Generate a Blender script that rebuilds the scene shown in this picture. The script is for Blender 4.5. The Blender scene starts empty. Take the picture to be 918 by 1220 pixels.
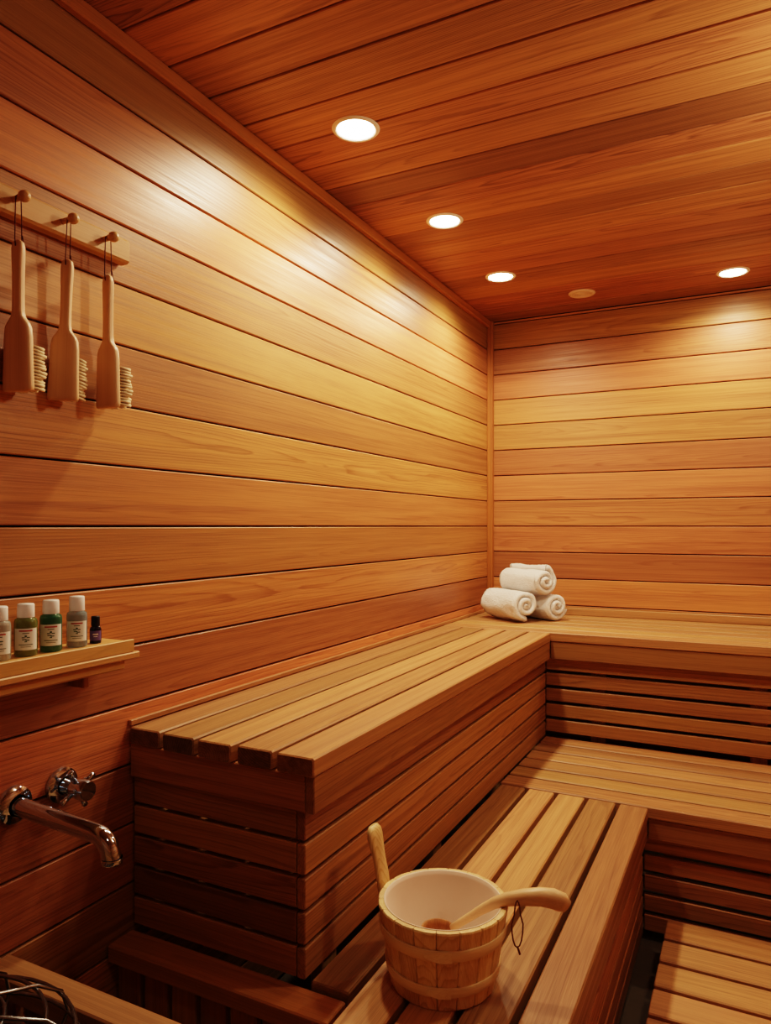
import bpy, bmesh, math, random
from mathutils import Vector, Matrix, noise
random.seed(11)
S = bpy.context.scene
C = S.collection
PI = math.pi
def R(d): return math.radians(d)

# ------------------------------------------------------------ materials
def newmat(name):
    m = bpy.data.materials.new(name); m.use_nodes = True
    nt = m.node_tree
    return m, nt, nt.nodes['Principled BSDF']

def plain(name, col, rough=.5, metal=0, trans=0, coat=0, ior=1.45, bump=0, bscale=60, sheen=0):
    m, nt, p = newmat(name)
    p.inputs['Base Color'].default_value = (*col, 1)
    p.inputs['Roughness'].default_value = rough
    p.inputs['Metallic'].default_value = metal
    p.inputs['Transmission Weight'].default_value = trans
    p.inputs['Coat Weight'].default_value = coat
    p.inputs['IOR'].default_value = ior
    if sheen: p.inputs['Sheen Weight'].default_value = sheen
    tc = nt.nodes.new('ShaderNodeTexCoord')
    n = nt.nodes.new('ShaderNodeTexNoise'); n.inputs['Scale'].default_value = bscale; n.inputs['Detail'].default_value = 4
    nt.links.new(tc.outputs['Object'], n.inputs['Vector'])
    mr = nt.nodes.new('ShaderNodeMapRange'); mr.inputs['To Min'].default_value = max(0, rough-.04); mr.inputs['To Max'].default_value = min(1, rough+.04)
    nt.links.new(n.outputs['Fac'], mr.inputs['Value']); nt.links.new(mr.outputs['Result'], p.inputs['Roughness'])
    if bump:
        b = nt.nodes.new('ShaderNodeBump'); b.inputs['Strength'].default_value = bump; b.inputs['Distance'].default_value = .004
        nt.links.new(n.outputs['Fac'], b.inputs['Height']); nt.links.new(b.outputs['Normal'], p.inputs['Normal'])
    return m

def wood(name, light, dark, ringf=185, contrast=.6, rough=.4, var=.35, hue=.03, bump=.14, coat=0.0, sat=1.0):
    m, nt, p = newmat(name)
    N = nt.nodes.new; L = nt.links.new
    def math_(op, a, b=None, clamp=False):
        n = N('ShaderNodeMath'); n.operation = op; n.use_clamp = clamp
        for i, v in enumerate((a, b)):
            if v is None: continue
            if isinstance(v, (int, float)): n.inputs[i].default_value = v
            else: L(v, n.inputs[i])
        return n.outputs[0]
    at = N('ShaderNodeAttribute'); at.attribute_name = 'gc'
    ar = N('ShaderNodeAttribute'); ar.attribute_name = 'rnd'
    rnd = ar.outputs['Fac']
    rnd2 = math_('FRACT', math_('MULTIPLY', rnd, 7.31))
    rnd3 = math_('FRACT', math_('MULTIPLY', rnd, 23.7))
    sp = N('ShaderNodeSeparateXYZ'); L(at.outputs['Vector'], sp.inputs[0])
    def nz(sx, sy, detail, rough_=.5):
        mp = N('ShaderNodeVectorMath'); mp.operation = 'MULTIPLY'; mp.inputs[1].default_value = (sx, sy, sy)
        L(at.outputs['Vector'], mp.inputs[0])
        n = N('ShaderNodeTexNoise'); n.inputs['Scale'].default_value = 1; n.inputs['Detail'].default_value = detail
        n.inputs['Roughness'].default_value = rough_
        L(mp.outputs[0], n.inputs['Vector']); return n.outputs['Fac']
    n1 = nz(1.0, 8, 2)
    y2 = math_('MULTIPLY', sp.outputs['Y'], sp.outputs['Y']); z2 = math_('MULTIPLY', sp.outputs['Z'], sp.outputs['Z'])
    d = math_('SQRT', math_('ADD', y2, z2))
    d = math_('ADD', d, math_('MULTIPLY', math_('SUBTRACT', n1, .5), .04))
    d = math_('ADD', d, math_('MULTIPLY', math_('SUBTRACT', nz(6, 50, 3), .5), .005))
    fr = math_('FRACT', math_('MULTIPLY', d, ringf))
    rp = N('ShaderNodeValToRGB'); L(fr, rp.inputs[0])
    cr = rp.color_ramp; cr.elements[0].position = 0; cr.elements[0].color = (.0,.0,.0,1)
    cr.elements[1].position = 1; cr.elements[1].color = (.0,.0,.0,1)
    e = cr.elements.new(.60); e.color = (.2,.2,.2,1)
    e = cr.elements.new(.90); e.color = (1,1,1,1)
    ring = rp.outputs['Color']
    rstr = math_('ADD', math_('MULTIPLY', rnd3, .75*contrast), .25*contrast)
    big = nz(.4, 5, 2); mid = nz(1.0, 60, 4, .65); fine = nz(4, 560, 2)
    fac = math_('MULTIPLY', ring, rstr)
    fac = math_('ADD', fac, math_('MULTIPLY', math_('SUBTRACT', mid, .37), 1.9))
    fac = math_('ADD', fac, math_('MULTIPLY', math_('SUBTRACT', big, .5), .9))
    fac = math_('ADD', fac, math_('MULTIPLY', math_('SUBTRACT', fine, .5), 1.1), True)
    mx = N('ShaderNodeMix'); mx.data_type = 'RGBA'
    mx.inputs['A'].default_value = (*light, 1); mx.inputs['B'].default_value = (*dark, 1)
    L(fac, mx.inputs['Factor'])
    hs = N('ShaderNodeHueSaturation'); L(mx.outputs['Result'], hs.inputs['Color'])
    L(math_('ADD', math_('MULTIPLY', math_('SUBTRACT', rnd2, .5), hue), .5), hs.inputs['Hue'])
    L(math_('ADD', math_('MULTIPLY', math_('SUBTRACT', rnd, .5), var), 1), hs.inputs['Value'])
    hs.inputs['Saturation'].default_value = sat
    L(hs.outputs['Color'], p.inputs['Base Color'])
    L(math_('ADD', math_('MULTIPLY', math_('SUBTRACT', mid, .5), .5), rough), p.inputs['Roughness'])
    p.inputs['Coat Weight'].default_value = coat; p.inputs['Coat Roughness'].default_value = .3
    b = N('ShaderNodeBump'); b.inputs['Strength'].default_value = bump; b.inputs['Distance'].default_value = .0015
    hh = math_('ADD', math_('MULTIPLY', fine, .5), math_('ADD', math_('MULTIPLY', mid, .8), math_('MULTIPLY', ring, -.2)))
    L(hh, b.inputs['Height']); L(b.outputs['Normal'], p.inputs['Normal'])
    return m

M = {}
M['wall'] = wood('cedar_wall', (.58,.250,.080), (.30,.100,.027), contrast=.6, rough=.43, var=.7, hue=.022, bump=.22, sat=.95)
M['ceil'] = wood('cedar_ceiling', (.46,.190,.068), (.18,.060,.020), contrast=.9, rough=.45, var=.8, hue=.014, sat=.94)
M['trim'] = wood('cedar_trim', (.48,.20,.060), (.29,.10,.028), contrast=.3, rough=.45, var=.2, hue=.008)
M['seat'] = wood('cedar_seat', (.53,.280,.108), (.28,.122,.040), contrast=.5, rough=.45, var=.5, hue=.014, sat=.95)
M['seat_end'] = wood('cedar_end', (.32,.155,.06), (.13,.055,.022), contrast=.8, rough=.6, var=.8)
M['skirt'] = wood('cedar_skirt', (.45,.205,.070), (.23,.085,.027), contrast=.7, rough=.45, var=.5, hue=.014, sat=.95)
M['rail'] = wood('guard_wood', (.58,.27,.095), (.36,.145,.05), contrast=.5, rough=.5, var=.3, hue=.01)
M['pine'] = wood('pine_pail', (.88,.66,.36), (.66,.42,.17), contrast=.8, ringf=220, rough=.45, var=.25, hue=.01)
M['band'] = wood('pine_band', (.92,.76,.48), (.78,.56,.29), contrast=.4, ringf=220, rough=.45, var=.1, hue=.01)
M['beech'] = wood('beech', (.84,.57,.34), (.70,.43,.23), contrast=.25, ringf=400, rough=.42, var=.12, hue=.01)
M['shelfw'] = wood('shelf_wood', (.72,.42,.17), (.54,.28,.095), contrast=.4, rough=.45, var=.15, hue=.01)
M['dark'] = plain('dark_backing', (.030,.011,.005), .9)
M['floor'] = plain('floor_stone', (.10,.075,.055), .7, bump=.3, bscale=20)
M['chrome'] = plain('chrome', (.60,.76,.98), .08, 1)
M['steel'] = plain('wire_steel', (.36,.37,.38), .25, 1)
M['black'] = plain('black_metal', (.012,.012,.013), .45, .3)
M['white_cap'] = plain('white_cap', (.93,.96,.99), .35)
M['label'] = plain('paper_label', (.86,.94,.94), .6)
M['ink'] = plain('label_ink', (.06,.16,.11), .6)
M['redink'] = plain('label_red_ink', (.45,.08,.08), .6)
M['liner'] = plain('white_liner', (.86,.72,.62), .35)
M['cord'] = plain('dark_red_cord', (.12,.014,.010), .8)
M['bcord'] = plain('brown_cord', (.20,.08,.045), .8)
M['bristle'] = plain('bristle', (.80,.64,.42), .8)
M['ring'] = plain('light_trim', (.92,.88,.80), .4)
M['vent'] = plain('vent_plastic', (.74,.58,.42), .5)
def towel_mat():
    m, nt, p = newmat('terry')
    N = nt.nodes.new; L = nt.links.new
    tc = N('ShaderNodeTexCoord'); v = N('ShaderNodeTexVoronoi'); v.inputs['Scale'].default_value = 230
    n = N('ShaderNodeTexNoise'); n.inputs['Scale'].default_value = 50; n.inputs['Detail'].default_value = 5
    L(tc.outputs['Object'], v.inputs['Vector']); L(tc.outputs['Object'], n.inputs['Vector'])
    a = N('ShaderNodeMath'); a.operation = 'ADD'; L(v.outputs['Distance'], a.inputs[0]); L(n.outputs['Fac'], a.inputs[1])
    b = N('ShaderNodeBump'); b.inputs['Strength'].default_value = .8; b.inputs['Distance'].default_value = .005
    L(a.outputs[0], b.inputs['Height']); L(b.outputs['Normal'], p.inputs['Normal'])
    p.inputs['Base Color'].default_value = (.97,.98,.99,1); p.inputs['Roughness'].default_value = .95
    p.inputs['Sheen Weight'].default_value = .5
    return m
M['towel'] = towel_mat()
def glass_mat(name, col, rough=.06):
    m = plain(name, col, rough, trans=.6, ior=1.4); return m
def emit(name, col, st):
    m, nt, p = newmat(name)
    p.inputs['Base Color'].default_value = (1,.95,.85,1)
    p.inputs['Emission Color'].default_value = (*col, 1); p.inputs['Emission Strength'].default_value = st
    return m
M['lamp'] = emit('lamp_lens', (1,.88,.66), 26)
M['globe'] = emit('fill_globe_glow', (1,.80,.52), 5)

# ------------------------------------------------------------ object helpers
def tag(o, label=None, cat=None, group=None, kind=None):
    if label: o['label'] = label
    if cat: o['category'] = cat
    if group: o['group'] = group
    if kind: o['kind'] = kind
    return o
def empty(name, loc, label, cat, group=None, rz=0):
    o = bpy.data.objects.new(name, None); C.objects.link(o); o.empty_display_size = .05
    o.location = loc; o.rotation_euler = (0, 0, rz)
    return tag(o, label, cat, group)

class B:
    """mesh builder holding grain coordinates for the wood materials"""
    def __init__(s): s.v=[]; s.f=[]; s.g=[]; s.r=[]; s.mi=[]; s.sm=[]
    def add(s, vs, fs, gs=None, r=None, mi=0, smooth=False):
        o = len(s.v); r = random.random() if r is None else r
        s.v += [tuple(q) for q in vs]
        s.g += [tuple(q) for q in (gs if gs else vs)]
        s.r += [r]*len(vs)
        s.f += [tuple(i+o for i in f) for f in fs]
        s.mi += (mi if isinstance(mi, list) else [mi]*len(fs)); s.sm += [smooth]*len(fs)
    def board(s, lo, hi, axis=None, ch=.003, mi=0, end_mi=None, mat=None, r=None, oz=None):
        lo = Vector(lo); hi = Vector(hi); d = hi-lo; c = (lo+hi)/2
        ax = axis if axis is not None else max(range(3), key=lambda i: d[i])
        o = [i for i in range(3) if i != ax]
        if d[o[0]] >= d[o[1]]: w, t = o
        else: t, w = o
        hl, hw, ht = d[ax]/2, d[w]/2, d[t]/2
        ch = min(ch, hw*.45, ht*.45)
        def sec(l, k):
            W = hw-k; T = ht-k; q = ch*.75
            return [(l,-W+q,-T),(l,W-q,-T),(l,W,-T+q),(l,W,T-q),(l,W-q,T),(l,-W+q,T),(l,-W,T-q),(l,-W,-T+q)]
        secs = [sec(-hl, ch*.6), sec(-hl+ch*.6, 0), sec(hl-ch*.6, 0), sec(hl, ch*.6)]
        oy = random.uniform(-.07,.07); oz_ = random.choice((-1,1))*random.uniform(.015,.11)
        oz = oz_ if oz is None else oz
        sl = random.uniform(-.02,.02); oa = random.random()*40
        vs=[]; gs=[]
        perm_even = (ax, w, t) in ((0,1,2),(1,2,0),(2,0,1))
        for sc in secs:
            for (a,b_,c_) in sc:
                p = [0,0,0]; p[ax]=a; p[w]=b_; p[t]=c_
                p = Vector(p)+c
                if mat: p = mat @ p
                vs.append(p); gs.append((a+oa, b_+oy+a*sl*.5, c_+oz+a*sl))
        fs=[]; mis=[]
        for k in range(3):
            for i in range(8):
                j=(i+1)%8
                f=(k*8+i, k*8+j, (k+1)*8+j, (k+1)*8+i)
                fs.append(f if not perm_even else f[::-1]); mis.append(mi)
        e0 = tuple(range(7,-1,-1)); e1 = tuple(range(24,32))
        em = mi if end_mi is None else end_mi
        fs.append(e0 if not perm_even else e0[::-1]); fs.append(e1 if not perm_even else e1[::-1]); mis += [em, em]
        s.add(vs, fs, gs, r, mis)
    def loft(s, secs, n=20, cap=True, gaxis=2, r=None, mi=0, p=2.0, smooth=True):
        vs=[]
        for (c,u,v) in secs:
            c=Vector(c);u=Vector(u);v=Vector(v)
            for i in range(n):
                a=2*PI*i/n; ca,sa=math.cos(a),math.sin(a)
                x=math.copysign(abs(ca)**(2/p),ca); y=math.copysign(abs(sa)**(2/p),sa)
                vs.append(c+u*x+v*y)
        fs=[]
        for k in range(len(secs)-1):
            for i in range(n):
                j=(i+1)%n; fs.append((k*n+i,k*n+j,(k+1)*n+j,(k+1)*n+i))
        if cap:
            fs.append(tuple(range(n-1,-1,-1))); L=(len(secs)-1)*n; fs.append(tuple(range(L,L+n)))
        oa=random.random()*20
        gs=[]
        for q in vs:
            o=[i for i in range(3) if i!=gaxis]
            gs.append((q[gaxis]+oa, q[o[0]]+.03, q[o[1]]+.05))
        s.add(vs,fs,gs,r,mi,smooth)
    def tube(s, pts, rad, n=12, cap=True, r=None, mi=0):
        pts=[Vector(q) for q in pts]
        rads = rad if isinstance(rad,(list,tuple)) else [rad]*len(pts)
        secs=[]; up=None
        for i,q in enumerate(pts):
            t=(pts[min(i+1,len(pts)-1)]-pts[max(i-1,0)]).normalized()
            if up is None:
                up = Vector((0,0,1)) if abs(t.z)<.9 else Vector((1,0,0))
            u=(up-t*up.dot(t)).normalized(); v=t.cross(u); up=u
            secs.append((q,u*rads[i],v*rads[i]))
        s.loft(secs,n,cap,2,r,mi)
    def lathe(s, prof, n=40, c=(0,0,0), axis='z', mi=0, r=None, cap=False):
        A={'z':(Vector((1,0,0)),Vector((0,1,0)),Vector((0,0,1))),'x':(Vector((0,1,0)),Vector((0,0,1)),Vector((1,0,0))),
           'y':(Vector((0,0,1)),Vector((1,0,0)),Vector((0,1,0)))}[axis]
        c=Vector(c)
        s.loft([(c+A[2]*h, A[0]*max(q,1e-5), A[1]*max(q,1e-5)) for q,h in prof], n, cap, {'x':0,'y':1,'z':2}[axis], r, mi)
    def build(s, name, mats, parent=None, loc=None):
        me=bpy.data.meshes.new(name); me.from_pydata(s.v,[],s.f); 
        for i,q in enumerate(me.polygons):
            q.material_index=s.mi[i]; q.use_smooth=s.sm[i]
        a=me.attributes.new('gc','FLOAT_VECTOR','POINT'); a.data.foreach_set('vector',[x for q in s.g for x in q])
        a=me.attributes.new('rnd','FLOAT','POINT'); a.data.foreach_set('value',s.r)
        for m in (mats if isinstance(mats,(list,tuple)) else [mats]): me.materials.append(m)
        bm=bmesh.new(); bm.from_mesh(me); bmesh.ops.recalc_face_normals(bm,faces=bm.faces); bm.to_mesh(me); bm.free()
        me.update()
        o=bpy.data.objects.new(name,me); C.objects.link(o)
        if parent: o.parent=parent
        if loc: o.location=loc
        return o
def edge_smooth(o, ang=35):
    bm=bmesh.new(); bm.from_mesh(o.data)
    for e in bm.edges:
        if len(e.link_faces)==2 and e.calc_face_angle(0)>R(ang): e.smooth=False
    bm.to_mesh(o.data); bm.free(); return o

# ------------------------------------------------------------ room shell
XL, XR, YB, YF, ZC, H = -1.25, 1.5, 3.705, -.9, 2.44, 1.35
P = .1345
def zlines():
    k=-11; out=[]
    while True:
        a=H+k*P; b=a+P
        if a>=ZC: break
        a2=max(a,0); b2=min(b,ZC)
        if b2-a2>.01: out.append((a2,b2))
        k+=1
    return out
g=.0022; T=.014
b=B()
b.board((XL-.09,YF-.1,0),(XL-T,YB+.1,ZC),mi=1)
LW={3:.25,7:.15,8:.75,9:.35,10:.6,11:.8,12:.35,13:.68,14:.5,15:.85,16:.45}
for i,(a,z) in enumerate(zlines()): b.board((XL-T,YF,a+g),(XL,YB,z-g),1,.0045,r=LW.get(i))
tag(b.build('wall_left',[M['wall'],M['dark']]),'horizontal cedar plank wall on the left','wall',kind='structure')
b=B()
b.board((XL-.09,YB+T,0),(XR+.1,YB+.1,ZC),mi=1)
BW={8:.145,9:.56,10:.45,11:.7,12:.28,13:.52,14:.65,15:.55,16:.16,17:.4,18:.6}
for i,(a,z) in enumerate(zlines()): b.board((XL,YB,a+g),(XR,YB+T,z-g),0,.0045,r=BW.get(i),oz=.02 if i in (11,12,14) else None)
tag(b.build('wall_back',[M['wall'],M['dark']]),'horizontal cedar plank wall at the far end','wall',kind='structure')
b=B()
b.board((XR+T,YF-.1,0),(XR+.1,YB+.1,ZC),mi=1)
for a,z in zlines(): b.board((XR,YF,a+g),(XR+T,YB,z-g),1,.0045)
tag(b.build('wall_right',[M['wall'],M['dark']]),'cedar plank wall on the right','wall',kind='structure')
b=B()
b.board((XL-.09,YF-.1,0),(XR+.1,YF-T,ZC),mi=1)
for a,z in zlines(): b.board((XL,YF-T,a+g),(XR,YF,z-g),0,.0045)
tag(b.build('wall_front',[M['wall'],M['dark']]),'cedar plank wall behind the camera','wall',kind='structure')
b=B()
b.board((XL-.09,YF-.1,ZC+T),(XR+.1,YB+.1,ZC+.1),mi=1)
ys=[]
yy=YB
while yy>YF: ys.append((max(YF,yy-.1415),yy)); yy-=.1415
for a,z in ys:
    dk = a<2.02<z
    b.board((XL,a+g,ZC),(XR,z-g,ZC+T),0,.0045,r=.04 if dk else random.uniform(.35,.95),oz=.025 if dk else None)
tag(b.build('ceiling',[M['ceil'],M['dark']]),'cedar plank ceiling','ceiling',kind='structure')
b=B(); b.board((XL-.09,YF-.1,-.08),(XR+.1,YB+.1,0))
tag(b.build('floor',M['floor']),'dark stone floor under the benches','floor',kind='structure')
b=B(); b.board((XL,YF,ZC-.036),(XL+.022,YB-.03,ZC),1,.006)
tag(b.build('trim_1',M['trim']),'cedar trim where left wall meets ceiling','trim',kind='structure')
b=B(); b.board((XL,YB-.03,.901),(XL+.03,YB,ZC),2,.004,r=.7)
tag(b.build('trim_2',M['trim']),'vertical cedar corner trim','trim',kind='structure')
b=B(); b.board((XL,1.19,.901),(XL+.010,YB-.03,.914),1,.003,r=.6)
tag(b.build('trim_3',M['skirt']),'cedar strip along the left wall above the bench','trim',kind='structure')
b=B(); b.board((XL+.03,YB-.02,.901),(XR,YB,.937),0,.003,r=.3)
tag(b.build('trim_4',M['seat']),'cedar strip along the back wall above the bench','trim',kind='structure')

# ------------------------------------------------------------ benches
def slat_rows(b, z0, z1, n, fn, gap=.013):
    p=(z1-z0)/n
    for i in range(n):
        fn(z0+i*p+gap, z0+(i+1)*p)
UZ, LZ, TH = .90, .45, .038
def mv(o, root):
    o.parent=root; o.matrix_parent_inverse=Matrix.Translation(-root.location); return o
def posts(root, boxes, m):
    for lo,hi in boxes:
        b=B(); b.board(lo,hi,2,.002); mv(b.build('support_post',m),root)
# upper left bench
t=empty('sauna_bench',(-1.0,1.19,0),'upper slatted cedar bench running along the left wall','bench','slatted sauna benches')
b=B()
w=(.505-.004)/5
for i in range(5):
    x0=XL+.003+i*w
    b.board((x0+.0065,1.184+random.uniform(-.004,.004),UZ-TH),(x0+w-.0065,3.034,UZ),1,.0045,end_mi=1)
mv(b.build('seat',[M['seat'],M['seat_end']]),t)
b=B()
b.board((-1.245,1.192,.787),(-.779,1.214,UZ-TH-.001),0,.003)
b.board((-.778,1.192,.787),(-.757,3.05,UZ-TH-.001),1,.003)
mv(b.build('fascia',M['skirt']),t)
b=B()
slat_rows(b,.443,.787,5,lambda a,z:(b.board((-1.245,1.203,a),(-.807,1.223,z),0,.003), b.board((-.805,1.203,a),(-.785,3.084,z),1,.003)),.0085)
mv(b.build('slatted_skirt',M['skirt']),t)
posts(t,[((x,1.2235,.46),(x+.028,1.25,.86)) for x in (-1.22,-1.1,-.97,-.86)]+[((-.835,yy,.0),(-.8055,yy+.06,.861)) for yy in (1.3,1.9,2.5,3.0)],M['shelfw'])  # pale post wood stands in for dashes of light between the slats
# upper back bench
t=empty('sauna_bench',(.1,3.35,0),'upper slatted cedar bench along the back wall beneath the rolled towels','bench','slatted sauna benches')
b=B(); n=6; w=(YB-.002-3.04)/n
for i in range(n):
    y0=3.04+i*w
    b.board((XL+.004,y0+.0065,UZ-TH),(XR-.004,y0+w-.0065,UZ),0,.0045)
mv(b.build('seat',M['seat']),t)
b=B(); b.board((-.756,3.052,.787),(XR-.004,3.073,UZ-TH-.001),0,.003); mv(b.build('fascia',M['skirt']),t)
b=B(); slat_rows(b,.455,.787,5,lambda a,z:b.board((-.784,3.086,a),(XR-.004,3.106,z),0,.003),.014); mv(b.build('slatted_skirt',M['skirt']),t)
posts(t,[((x,3.107,0),(x+.06,3.135,.861)) for x in (-.6,.0,.7,1.4)],M['skirt'])
# lower left bench
t=empty('sauna_bench',(-.5,1.5,0),'lower slatted cedar bench step carrying the wooden water pail','bench','slatted sauna benches')
b=B(); w=(.783-.283)/5
for i in range(5):
    x0=-.783+i*w
    b.board((x0+.007,1.21 if i==0 else .7,LZ-TH),(x0+w-.007,2.434,LZ),1,.0045)
mv(b.build('seat',M['seat']),t)
b=B(); b.board((-.316,.7,.345),(-.294,2.45,LZ-TH-.001),1,.003); mv(b.build('fascia',M['skirt']),t)
b=B(); slat_rows(b,.02,.345,5,lambda a,z:b.board((-.330,.7,a),(-.310,2.47,z),1,.003),.010); mv(b.build('slatted_skirt',M['skirt']),t)
posts(t,[((-.36,yy,0),(-.331,yy+.06,.41)) for yy in (.75,1.4,2.0)]+[((-.77,yy,0),(-.74,yy+.06,.41)) for yy in (1.3,2.0)],M['skirt'])
# lower back bench
t=empty('sauna_bench',(.1,2.75,0),'lower slatted cedar bench in front of the back bench','bench','slatted sauna benches')
b=B(); n=6; w=(3.084-2.438)/n
for i in range(n):
    y0=2.438+i*w
    b.board((-.783,y0+.0075,LZ-TH),(XR-.004,y0+w-.0075,LZ),0,.0045)
mv(b.build('seat',M['seat']),t)
b=B(); b.board((-.292,2.452,.345),(XR-.004,2.474,LZ-TH-.001),0,.003); mv(b.build('fascia',M['skirt']),t)
b=B(); slat_rows(b,.02,.345,5,lambda a,z:b.board((-.308,2.482,a),(XR-.004,2.502,z),0,.003),.014); mv(b.build('slatted_skirt',M['skirt']),t)
posts(t,[((x,2.503,0),(x+.06,2.53,.411)) for x in (-.25,.4,1.2)],M['skirt'])
# floor duckboard / step
t=empty('duckboard',(.4,1.3,0),'low slatted cedar platform on the floor beside the benches','platform')
b=B(); yy=2.40
while yy>.3:
    b.board((-.229,yy-.109,.092),(1.45,yy,.128),0,.0045); yy-=.125
mv(b.build('slatted_top',M['seat']),t)
for x in (-.2,.6,1.38):
    b=B(); b.board((x,.35,0),(x+.04,2.39,.0915),1,.002); mv(b.build('bearer',M['skirt']),t)

# low guard in front of the bench end
t=empty('slatted_guard',(-.98,1.15,0),'low reddish slatted guard below the end of the upper bench','guard')
b=B(); b.board((-1.246,1.128,.402),(-.69,1.200,.440),0,.004)
mv(b.build('top_rail',M['rail']),t)
b=B()
for i in range(7):
    x=-1.235+i*.077; b.board((x,1.148,.0),(x+.064,1.166,.4015),2,.003)
mv(b.build('slat_panel',M['rail']),t)
# heater guard
t=empty('heater_guard',(-1.0,.87,0),'wooden guard rail beside the wire topped heater','guard')
b=B(); b.board((-1.246,.842,.505),(-.70,.897,.545),0,.004,r=.3); mv(b.build('top_rail',M['seat']),t)
b=B()
for i in range(7):
    x=-1.235+i*.077; b.board((x,.86,.0),(x+.05,.88,.5045),2,.003)
mv(b.build('slat_panel',M['skirt']),t)
# heater
hx,hy=-1.03,.61
t=empty('sauna_heater',(hx,hy,0),'black sauna heater with a bent steel wire cage on top','heater')
b=B(); b.lathe([(0,.0),(.16,0),(.165,.01),(.165,.51),(.16,.52),(.0,.52)],36); b.build('body',M['black'],t)
b=B()
for k,(rr,zz) in enumerate(((.185,.53),(.207,.565),(.195,.60),(.155,.627),(.10,.642),(.04,.648))):
    b.tube([(rr*math.cos(a*PI/20),rr*math.sin(a*PI/20),zz) for a in range(41)],.0030,8,False)
for k in range(10):
    a=k*PI/5+.1; c_,s_=math.cos(a),math.sin(a)
    b.tube([(q*c_,q*s_,zz) for q,zz in ((.166,.49),(.187,.527),(.208,.565),(.197,.602),(.157,.631),(.1,.646),(.03,.652))],.0030,8)
b.build('wire_cage',M['steel'],t)

# ------------------------------------------------------------ ceiling lights
GL='recessed round ceiling lights'
def downlight(x,y,label,power=38):
    t=empty('ceiling_light',(x,y,ZC),label,'ceiling light',GL)
    b=B(); b.lathe([(.051,.012),(.051,-.001),(.055,-.0045),(.062,-.004),(.066,0.0)],48); b.build('trim_ring',M['ring'],t)
    b=B(); b.lathe([(0.0,-.0025),(.03,-.0025),(.0505,-.0008),(.0505,.004)],48); b.build('lens',M['lamp'],t)
    l=bpy.data.lights.new('downlight','SPOT'); l.energy=power; l.color=(1,.78,.51); l.spot_size=R(165); l.spot_blend=.6; l.shadow_soft_size=.05
    o=bpy.data.objects.new('downlight_lamp',l); C.objects.link(o)
    o.parent=t; o.location=(0,0,-.012)
    return t
PW=37
downlight(-.965,1.732,'recessed round ceiling light nearest the camera, above the brushes end',PW)
downlight(-.972,2.395,'second recessed ceiling light along the left wall, middle of the row',PW)
downlight(-.972,3.04,'recessed ceiling light at the far end of the left row, nearest the corner',PW)
downlight(-.065,3.435,'recessed ceiling light on the right, close to the back wall',28)
downlight(.1,.35,'added fill downlight outside the view, brightening the near bench ends',6)  # fill light added near the camera to lift the bench ends
# made-up surface globe, added out of view on the right to brighten the ceiling
t=empty('fill_globe',(.42,1.95,ZC),'warm globe added outside the view on the right to brighten the ceiling','ceiling light')
b=B(); b.lathe([(0,-.02),(.06,-.02),(.065,-.015),(.065,0)],32); b.build('base',M['ring'],t)
b=B(); b.lathe([(.05,-.021)]+[(.075*math.sin(a*PI/12),-.085+.075*math.cos(a*PI/12)) for a in range(3,13)],32); b.build('globe',M['globe'],t)
l=bpy.data.lights.new('globe','POINT'); l.energy=17; l.color=(1,.78,.52); l.shadow_soft_size=.08
o=bpy.data.objects.new('fill_globe_lamp',l); C.objects.link(o); o.parent=t; o.location=(0,0,-.25)

t=empty('ceiling_vent',(-.702,3.43,ZC),'small round tan ceiling vent cover between the far lights','vent')
b=B(); b.lathe([(0,-.004),(.040,-.004),(.044,-.006),(.056,-.006),(.062,0)],40); b.build('cover',M['vent'],t)
b=B()
for k in (.012,.022,.032): b.lathe([(k,-.0045),(k+.002,-.0065),(k+.004,-.0065),(k+.006,-.0045)],32)
b.build('grille_ring',M['vent'],t)

# ------------------------------------------------------------ peg rail and brushes
t=empty('peg_rail',(XL,.85,1.955),'wooden wall rail with round pegs holding the bath brushes','peg rail')
b=B(); b.board((XL,.45,1.928),(XL+.030,1.170,1.980),1,.014,r=.3); mv(b.build('rail',M['shelfw']),t)
PEG=[.886,.994,1.095]
for yy in PEG:
    b=B(); b.lathe([(.0055,.0305),(.0055,.048),(.0072,.051),(.0102,.055),(.0108,.060),(.0093,.066),(.006,.069),(0.0,.070)],20,(XL,yy,1.957),'x')
    mv(b.build('peg',M['shelfw']),t)
def make_brush():
    t=empty('bath_brush',(0,0,0),'x','brush','hanging bath brushes')
    prof=[(0,.0050,.004),(.004,.0098,.006),(.015,.0118,.0078),(.03,.0115,.0082),(.06,.0103,.008),(.10,.0098,.008),(.130,.0103,.0082),(.141,.0125,.009),(.148,.0175,.0095),
          (.154,.0225,.0098),(.162,.0260,.0098),(.180,.0280,.0098),(.23,.0295,.0098),(.270,.0310,.0095),(.276,.0306,.009),(.279,.0285,.0075)]
    b=B(); b.loft([((0,0,-s),(w,0,0),(0,tk,0)) for s,w,tk in prof],36,True,2,.6,0,3.6)
    body=b.build('handle',M['beech'],t)
    b=B()
    for i in range(11):
        for j in range(13):
            x=-.025+i*.0050; z=-.194-j*.0064
            dx=random.uniform(-.003,.003); dz=random.uniform(-.003,.003)
            b.tube([(x,.0085,z),(x+dx*.5,.024,z+dz*.5),(x+dx,.036+random.uniform(-.002,.004),z+dz)],[.0022,.0030,.0037],5)
    b.build('bristles',M['bristle'],t)
    b=B()
    for s in (-1,1):
        b.tube([(0,s*.0075,-.012),(0,s*.009,.0),(0,s*.0085,.03),(0,s*.0075,.068),(0,s*.0068,.079),(0,0,.0855)],.0011,6)
    b.tube([(0,-.008,-.012),(0,.008,-.012)],.0011,6)
    b.tube([(.001,.009,.012),(.004,.012,-.01),(.003,.011,-.03)],.001,6)
    b.build('hanging_cord',M['cord'],t)
    return t
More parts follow.
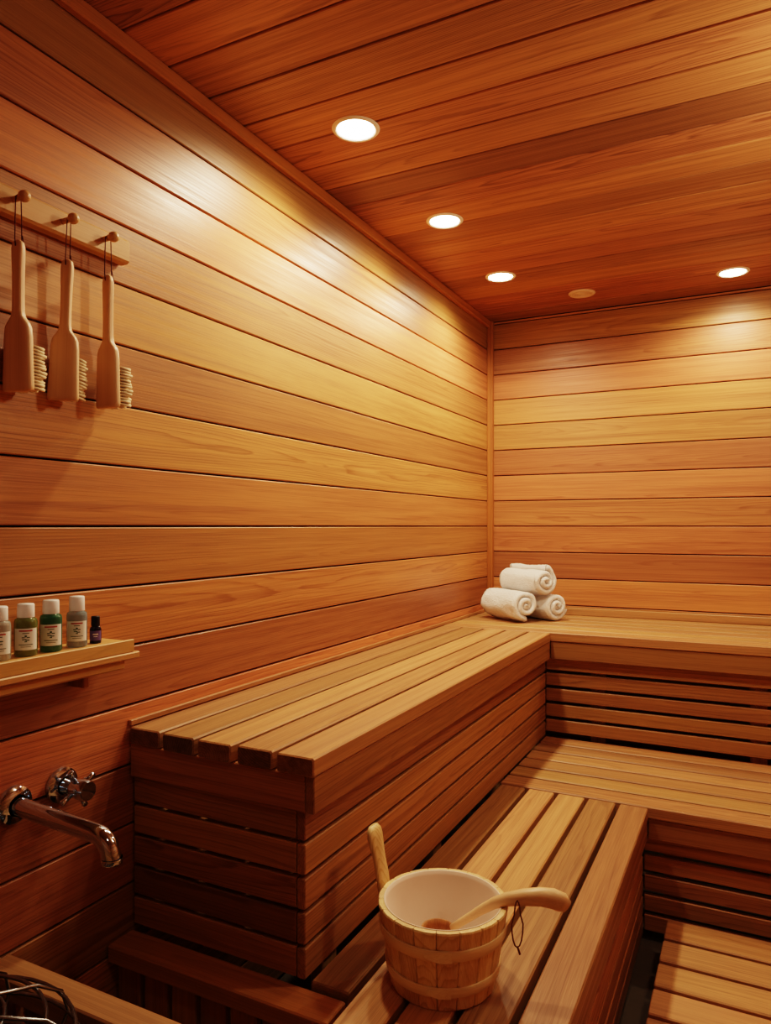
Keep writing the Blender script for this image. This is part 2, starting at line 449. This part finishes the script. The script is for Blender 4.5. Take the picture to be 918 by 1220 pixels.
def dup(root):
    r=root.copy(); C.objects.link(r)
    for ch in list(root.children):
        c=ch.copy(); C.objects.link(c); c.parent=r
        for gch in ch.children:
            d=gch.copy(); C.objects.link(d); d.parent=c
    return r
br=make_brush()
BL=['wooden bath brush hanging from the first peg at the left edge','middle wooden bath brush, hanging slightly tilted between the other two','wooden bath brush hanging from the peg nearest the rail end']
for i,yy in enumerate(PEG):
    o=br if i==0 else dup(br)
    o.location=(XL+.043,yy,1.8785); o['label']=BL[i]
    o.rotation_euler=[(0,0,R(14)),(0,R(2.0),R(24)),(0,0,R(0))][i]

# ------------------------------------------------------------ shelf and bottles
SZ=1.11
t=empty('wall_shelf',(XL,.8,SZ),'light wooden wall shelf holding small bottles','shelf')
b=B(); b.board((XL,.45,SZ-.016),(XL+.092,1.11,SZ),1,.003,r=.9); mv(b.build('shelf_board',M['shelfw']),t)
b=B(); b.board((XL+.0925,.45,SZ-.022),(XL+.101,1.112,SZ+.004),1,.003,r=.8); b.board((XL,.45,SZ-.036),(XL+.104,1.125,SZ-.0225),1,.004,r=.7); b.board((XL,.45,SZ-.058),(XL+.088,1.10,SZ-.0365),1,.006,r=.5); mv(b.build('moulding',M['shelfw']),t)
b=B(); b.board((XL+.002,1.03,SZ-.089),(XL+.045,1.045,SZ-.0585),2,.003); mv(b.build('bracket',M['trim']),t)

def patch(b, rr, az, half, z0, z1, n=14, mi=0):
    vs=[];fs=[]
    for i in range(n+1):
        a=az-half+2*half*i/n
        vs += [(rr*math.cos(a),rr*math.sin(a),z0),(rr*math.cos(a),rr*math.sin(a),z1)]
    for i in range(n): fs.append((2*i,2*i+2,2*i+3,2*i+1))
    b.add(vs,fs,mi=mi,smooth=True)
def bottle(y, r, hb, hc, col, label, cap, small=False):
    x=XL+.05
    t=empty('small_bottle',(x,y,SZ+.0005),label,'bottle','small bottles on the shelf')
    az=math.atan2(-y, -x)
    b=B()
    if small: pr=[(0,0),(r*.93,0),(r,.002),(r,hb*.80),(r*.8,hb*.92),(r*.6,hb*.96),(r*.6,hb)]
    else: pr=[(0,0),(r*.92,0),(r,.003),(r,hb*.86),(r*.93,hb*.94),(r*.7,hb*.98),(r*.62,hb)]
    b.lathe(pr,32); b.build('body',glass_mat('bottle_body',col),t)
    b=B(); rc=r*.74
    b.lathe([(rc,hb-.001),(rc*1.02,hb),(rc,hb+hc-.002),(rc*.92,hb+hc),(0,hb+hc)],28)
    b.build('cap',M['white_cap'] if cap else M['black'],t)
    lm = M['label'] if not small else plain('violet_label',(.16,.12,.34),.5)
    b=B(); patch(b,r+.0004,az,R(62),hb*.17,hb*.72); lb=b.build('paper_label',lm,t)
    b=B()
    if not small:
        patch(b,r+.0007,az,R(32),hb*.645,hb*.68,mi=1)
        patch(b,r+.0007,az,R(16),hb*.59,hb*.608)
        for (da,dz,w_,h_) in ((0,.50,5,.05),(-12,.48,7,.025),(12,.48,7,.025),(-7,.43,10,.025),(8,.41,9,.025),(0,.375,6,.025)):
            patch(b,r+.0007,az+R(da),R(w_),hb*dz,hb*(dz+h_),6)
        patch(b,r+.0007,az,R(34),hb*.30,hb*.318); patch(b,r+.0007,az,R(24),hb*.25,hb*.262)
    else:
        patch(b,r+.0007,az,R(25),hb*.5,hb*.56,mi=2); patch(b,r+.0007,az,R(18),hb*.38,hb*.42,mi=2)
    b.build('label_print',[M['ink'],M['redink'],M['white_cap']],lb)
bottle(.842,.020,.072,.024,(.70,.74,.68),'white capped clear bottle cut off by the left edge','w')
bottle(.896,.020,.072,.024,(.26,.36,.12),'white capped bottle of olive green liquid, second from the left','w')
bottle(.950,.020,.073,.025,(.07,.28,.17),'white capped bottle of dark green liquid in the middle','w')
bottle(1.010,.0195,.072,.028,(.38,.52,.58),'white capped bottle of pale blue liquid beside the tiny dark bottle','w')
bottle(1.056,.0115,.036,.019,(.02,.02,.05),'tiny dark bottle with black cap at the shelf end',None,True)

# ------------------------------------------------------------ taps
t=empty('wall_spout',(XL,.905,.822),'long chrome water spout reaching out from the left wall','tap')
b=B(); b.lathe([(0,0),(.034,0),(.036,.003),(.035,.010),(.029,.015),(.020,.017)],36,(0,0,0),'x'); edge_smooth(b.build('flange',M['chrome'],t))
pts=[(.01,0,0),(.06,0,-.003),(.14,0,-.008),(.222,0,-.012)]
for k in range(1,11):
    a=k*PI/2/10*.95; pts.append((.222+.038*math.sin(a),0,-.012-.038*(1-math.cos(a))))
pts.append((.262,0,-.056))
b=B(); b.tube(pts,.0168,24); edge_smooth(b.build('spout_pipe',M['chrome'],t))
b=B(); b.lathe([(.0125,-.0565),(.0178,-.0565),(.0185,-.053),(.0178,-.047)],24,(.262,0,0)); b.build('aerator',M['chrome'],t)
t=empty('tap_handle',(XL,1.012,.825),'round chrome cross handle tap on the left wall beyond the spout','tap')
b=B(); b.lathe([(0,0),(.034,0),(.036,.003),(.035,.009),(.028,.013),(.018,.014)],36,(0,0,0),'x'); edge_smooth(b.build('flange',M['chrome'],t))
b=B(); b.lathe([(.016,.013),(.016,.034),(.0175,.037),(.019,.041),(.019,.058),(.0205,.060),(.0205,.076),(.018,.081),(0,.082)],36,(0,0,0),'x'); edge_smooth(b.build('knob',M['chrome'],t))
for k in range(4):
    a=R(25)+k*PI/2
    dy,dz=math.cos(a),math.sin(a)
    b=B(); b.tube([(.050,dy*.016,dz*.016),(.050,dy*.034,dz*.034),(.050,dy*.041,dz*.041),(.050,dy*.0435,dz*.0435)],[.0055,.0055,.0066,.0048],14); b.build('spoke',M['chrome'],t)

# ------------------------------------------------------------ pail and ladle
PX,PY=-.547,1.337
F=Vector((-.4506,.8927,0)); Rt=Vector((.8927,.4506,0)); Z=Vector((0,0,1))
t=empty('wooden_pail',(PX,PY,LZ),'round pale wooden water pail with white liner and tall stave handle','bucket')
r0,r1,hh=.103,.129,.158
def rr(z): return r0+(r1-r0)*z/hh
b=B(); ns=18
hd=(-Rt*math.cos(R(30))+F*math.sin(R(30)))
hang=math.atan2(hd.y,hd.x)
for k in range(ns):
    a0=hang+(k-.5)*2*PI/ns; a1=a0+2*PI/ns; e=.012
    zz=[0,.003,hh-.003,hh]; vs=[]; gs=[]
    oy=random.uniform(-.05,.05); oz=random.uniform(.02,.08); oa=random.random()*20
    for z in zz:
        ro=rr(z)-(.002 if z in (0,hh) else 0); ri=rr(z)-.013+(.001 if z in (0,hh) else 0)
        for (q,a) in ((ri,a0+e*.3),(ro-.0018,a0+e*.3),(ro,a0+e*2),(ro+.0008,(a0+a1)/2),(ro,a1-e*2),(ro-.0018,a1-e*.3),(ri,a1-e*.3)):
            vs.append((q*math.cos(a),q*math.sin(a),z)); gs.append((z+oa,(a-a0)*.12+oy,q-.1+oz))
    fs=[]
    for i in range(3):
        for j in range(7):
            m_=(j+1)%7; fs.append((i*7+j,i*7+m_,(i+1)*7+m_,(i+1)*7+j))
    fs.append(tuple(range(6,-1,-1))); fs.append(tuple(range(21,28)))
    b.add(vs,fs,gs)
b.build('staves',M['pine'],t)
def hoop(z,w):
    b=B(); n=72; vs=[];gs=[];fs=[]
    for i in range(n):
        a=2*PI*i/n
        for (dz,dr) in ((0,.0004),(0.0,.0032),(w*.12,.0046),(w*.88,.0046),(w,.0032),(w,.0004)):
            q=rr(z+dz)+dr; vs.append((q*math.cos(a),q*math.sin(a),z+dz)); gs.append((a*.12,z+dz+.03,dr+.05))
    for i in range(n):
        j=(i+1)%n
        for k in range(6):
            m_=(k+1)%6; fs.append((i*6+k,j*6+k,j*6+m_,i*6+m_))
    b.add(vs,fs,gs,smooth=True,r=.6)
    a=hang+1.75; q=rr(z+w/2)+.0044
    vs=[];fs=[]
    for i in range(9):
        aa=a+i*.05
        ww=w*(.14+.30*min(1,i/4))
        for s in (-1,1):
            for dr in (0,.0022): vs.append(((q+dr)*math.cos(aa),(q+dr)*math.sin(aa),z+w/2+s*ww))
    for i in range(8):
        o=i*4; fs += [(o+1,o+5,o+7,o+3),(o,o+4,o+5,o+1),(o+2,o+3,o+7,o+6)]
    fs += [(0,1,3,2),(32,34,35,33)]
    b.add(vs,fs,r=.65)
    edge_smooth(b.build('hoop',M['band'],t),40)
hoop(.030,.020); hoop(.103,.022)
q0=rr(hh)
b=B(); b.lathe([(0,.012),(.09,.012),(.092,.018),(q0-.0160,hh-.006),(q0-.0140,hh+.0008),(q0-.0115,hh+.0012),(q0-.0115,hh+.0004),(q0-.0140,hh-.0002),(q0-.0175,hh-.008),(.090,.0185),(.085,.014),(0,.014)],64)
b.build('liner',M['liner'],t)
b=B()
ca,sa=math.cos(hang),math.sin(hang)
U=Vector((-sa,ca,0)); Rr=Vector((ca,sa,0))
secs=[]
for z,w_,tk,off in ((hh*.55,.021,.0060,.0065),(hh,.021,.0070,.0078),(hh+.015,.0205,.0075,.008),(hh+.035,.0185,.008,.009),(hh+.055,.0190,.0085,.0105),(hh+.075,.0225,.009,.012),(hh+.092,.0245,.009,.013),(hh+.104,.0225,.008,.0135),(hh+.112,.015,.005,.014)):
    secs.append((Rr*(rr(z)+off)+Vector((0,0,z)),U*w_,Rr*tk))
b.loft(secs,24,True,2,.5,0,2.7)
b.build('handle',M['pine'],t)

base=Vector((PX,PY,LZ))
def lp(r,f,z): return Rt*r+F*f+Z*z
t=empty('wooden_ladle',base+lp(.0,-.03,.03),'wooden ladle resting across the right rim of the pail','ladle')
def L2(r,f,z): return lp(r,f,z)-lp(0,-.03,.03)
b=B()
path=[(.020,.012,.090,.0090,.0065),(.045,.002,.112,.0095,.007),(.075,-.010,.138,.0110,.0075),(.100,-.020,.157,.0130,.0085),(.125,-.030,.1695,.0160,.0095),(.155,-.038,.1775,.0190,.011),(.185,-.045,.1820,.0215,.012),(.208,-.050,.181,.0235,.012),(.225,-.053,.175,.0230,.0105),(.235,-.055,.168,.015,.007)]
secs=[]
for i,(r_,f_,z_,w_,tk) in enumerate(path):
    p0=Vector(L2(*path[max(i-1,0)][:3])); p1=Vector(L2(*path[min(i+1,len(path)-1)][:3])); tt=(p1-p0).normalized()
    u=(Z-tt*Z.dot(tt)).normalized(); v=tt.cross(u)
    secs.append((L2(r_,f_,z_+.002),u*w_*.80,v*tk*1.3))
b.loft(secs,20,True,0,.4,0,2.2)
b.build('handle',M['beech'],t)
b=B()
bc=L2(-.008,.022,.080)
b.lathe([(0,-.028),(.015,-.026),(.027,-.016),(.032,-.002),(.0335,.008),(.0305,.008),(.029,-.002),(.023,-.013),(.012,-.021),(0,-.023)],32,bc)
b.build('bowl',M['rail'],t)
b=B()
c0=L2(.135,-.033,.158)
pts=[]
for k in range(17):
    a=2*PI*k/16
    pts.append(c0-F*.021+Z*(-.014+.037*math.cos(a)-.008*(1-math.cos(a)))+Rt*(.004+.011*math.sin(a)*(1.0 if math.cos(a)<.3 else .6)))
b.tube(pts,.0015,6,False)
b.tube([c0-F*.021-Z*.065+Rt*.004,c0-F*.021-Z*.080+Rt*.009],.0022,6)
b.build('cord',M['bcord'],t)

# ------------------------------------------------------------ towels
def towel(name, L, rad, seed):
    turns=2.6; npt=46; b=B(); N_=int(turns*npt); pitch=(rad-.008)/turns; th=pitch*.998
    def pt(i, off):
        th_=2*PI*i/npt+seed; q=.008+pitch*i/npt
        q-=off
        return q*math.cos(th_), q*math.sin(th_)
    nl=44; vs=[]; ringn=2*(N_+1)
    for s in range(nl+1):
        e=s/nl
        e2=.5-.5*math.cos(PI*e); e=e*.6+e2*.4
        x=-L/2+L*e
        end=min(s,nl-s); sh={0:.32,1:.15,2:.06,3:.02}.get(end,0)
        for side in (0,1):
            rng=range(N_+1) if side==0 else range(N_,-1,-1)
            for i in rng:
                wob=noise.noise(Vector((i*.05+seed*9,e*1.2,seed)))*.014
                y,z=pt(i,th*(sh if side==0 else 1-sh)); k=1+noise.noise(Vector((y*22+seed*5,z*22,x*12)))*.09+noise.noise(Vector((y*120,z*120+seed,x*120)))*.03
                dome=-.010*math.copysign(1,e-.5)*(1 if end<4 else 0)*(i/N_)**3
                vs.append((x+dome+wob*(1 if end<4 else .3),y*k,z*k*.93))
    fs=[]
    for s in range(nl):
        for i in range(ringn):
            j=(i+1)%ringn; fs.append((s*ringn+i,s*ringn+j,(s+1)*ringn+j,(s+1)*ringn+i))
    for s in (0,nl):
        o=s*ringn
        for i in range(N_):
            fs.append((o+i,o+i+1,o+ringn-2-i,o+ringn-1-i))
    b.add(vs,fs,smooth=True)
    return b.build(name,M['towel'])
TG='rolled white towels on the back bench'
rz=R(-36); d=Vector((math.cos(rz),math.sin(rz),0)); pr=Vector((-d.y,d.x,0))
tc=Vector((-1.035,3.365,0))
tr=.084
def put(o,p,r_,label):
    zmin=min(v.co.z for v in o.data.vertices)
    o.location=p; o.rotation_euler=(0,0,r_)
    tag(o,label,'towel',TG)
    return zmin
o=towel('rolled_towel',.28,tr,1.1); zm=put(o,(0,0,0),rz,'rolled white towel at the lower left of the pile'); o.location=(tc.x,tc.y,UZ-zm)
o=towel('rolled_towel',.27,tr*.93,2.3); zm=put(o,(0,0,0),rz+R(3),'rolled white towel at the lower right of the pile'); p=tc+pr*(1.93*tr)+d*.02; o.location=(p.x,p.y,UZ-zm)
o=towel('rolled_towel',.28,tr*.97,4.0); zm=put(o,(0,0,0),rz+R(5),'rolled white towel resting on top of the other two'); p=tc+pr*(tr+.004)+d*.022; o.location=(p.x,p.y,UZ-zm+tr*1.50)

# ------------------------------------------------------------ light, camera
w=bpy.data.worlds.new('World'); S.world=w; w.use_nodes=True
w.node_tree.nodes['Background'].inputs[0].default_value=(.02,.01,.006,1)
S.view_settings.view_transform='Filmic'
for lk in ('High Contrast','Filmic - High Contrast'):
    try: S.view_settings.look=lk; print('LOOK',lk); break
    except Exception as ex: print('nolook',lk)
S.view_settings.exposure=.2
cam=bpy.data.cameras.new('Camera'); co=bpy.data.objects.new('Camera',cam); C.objects.link(co)
cam.sensor_fit='VERTICAL'; cam.sensor_height=36; cam.lens=860/1220*36; cam.shift_y=17/1220
cam.clip_start=.02
co.location=(0,0,H); co.rotation_euler=(R(90),0,math.atan2(434,860))
S.camera=co
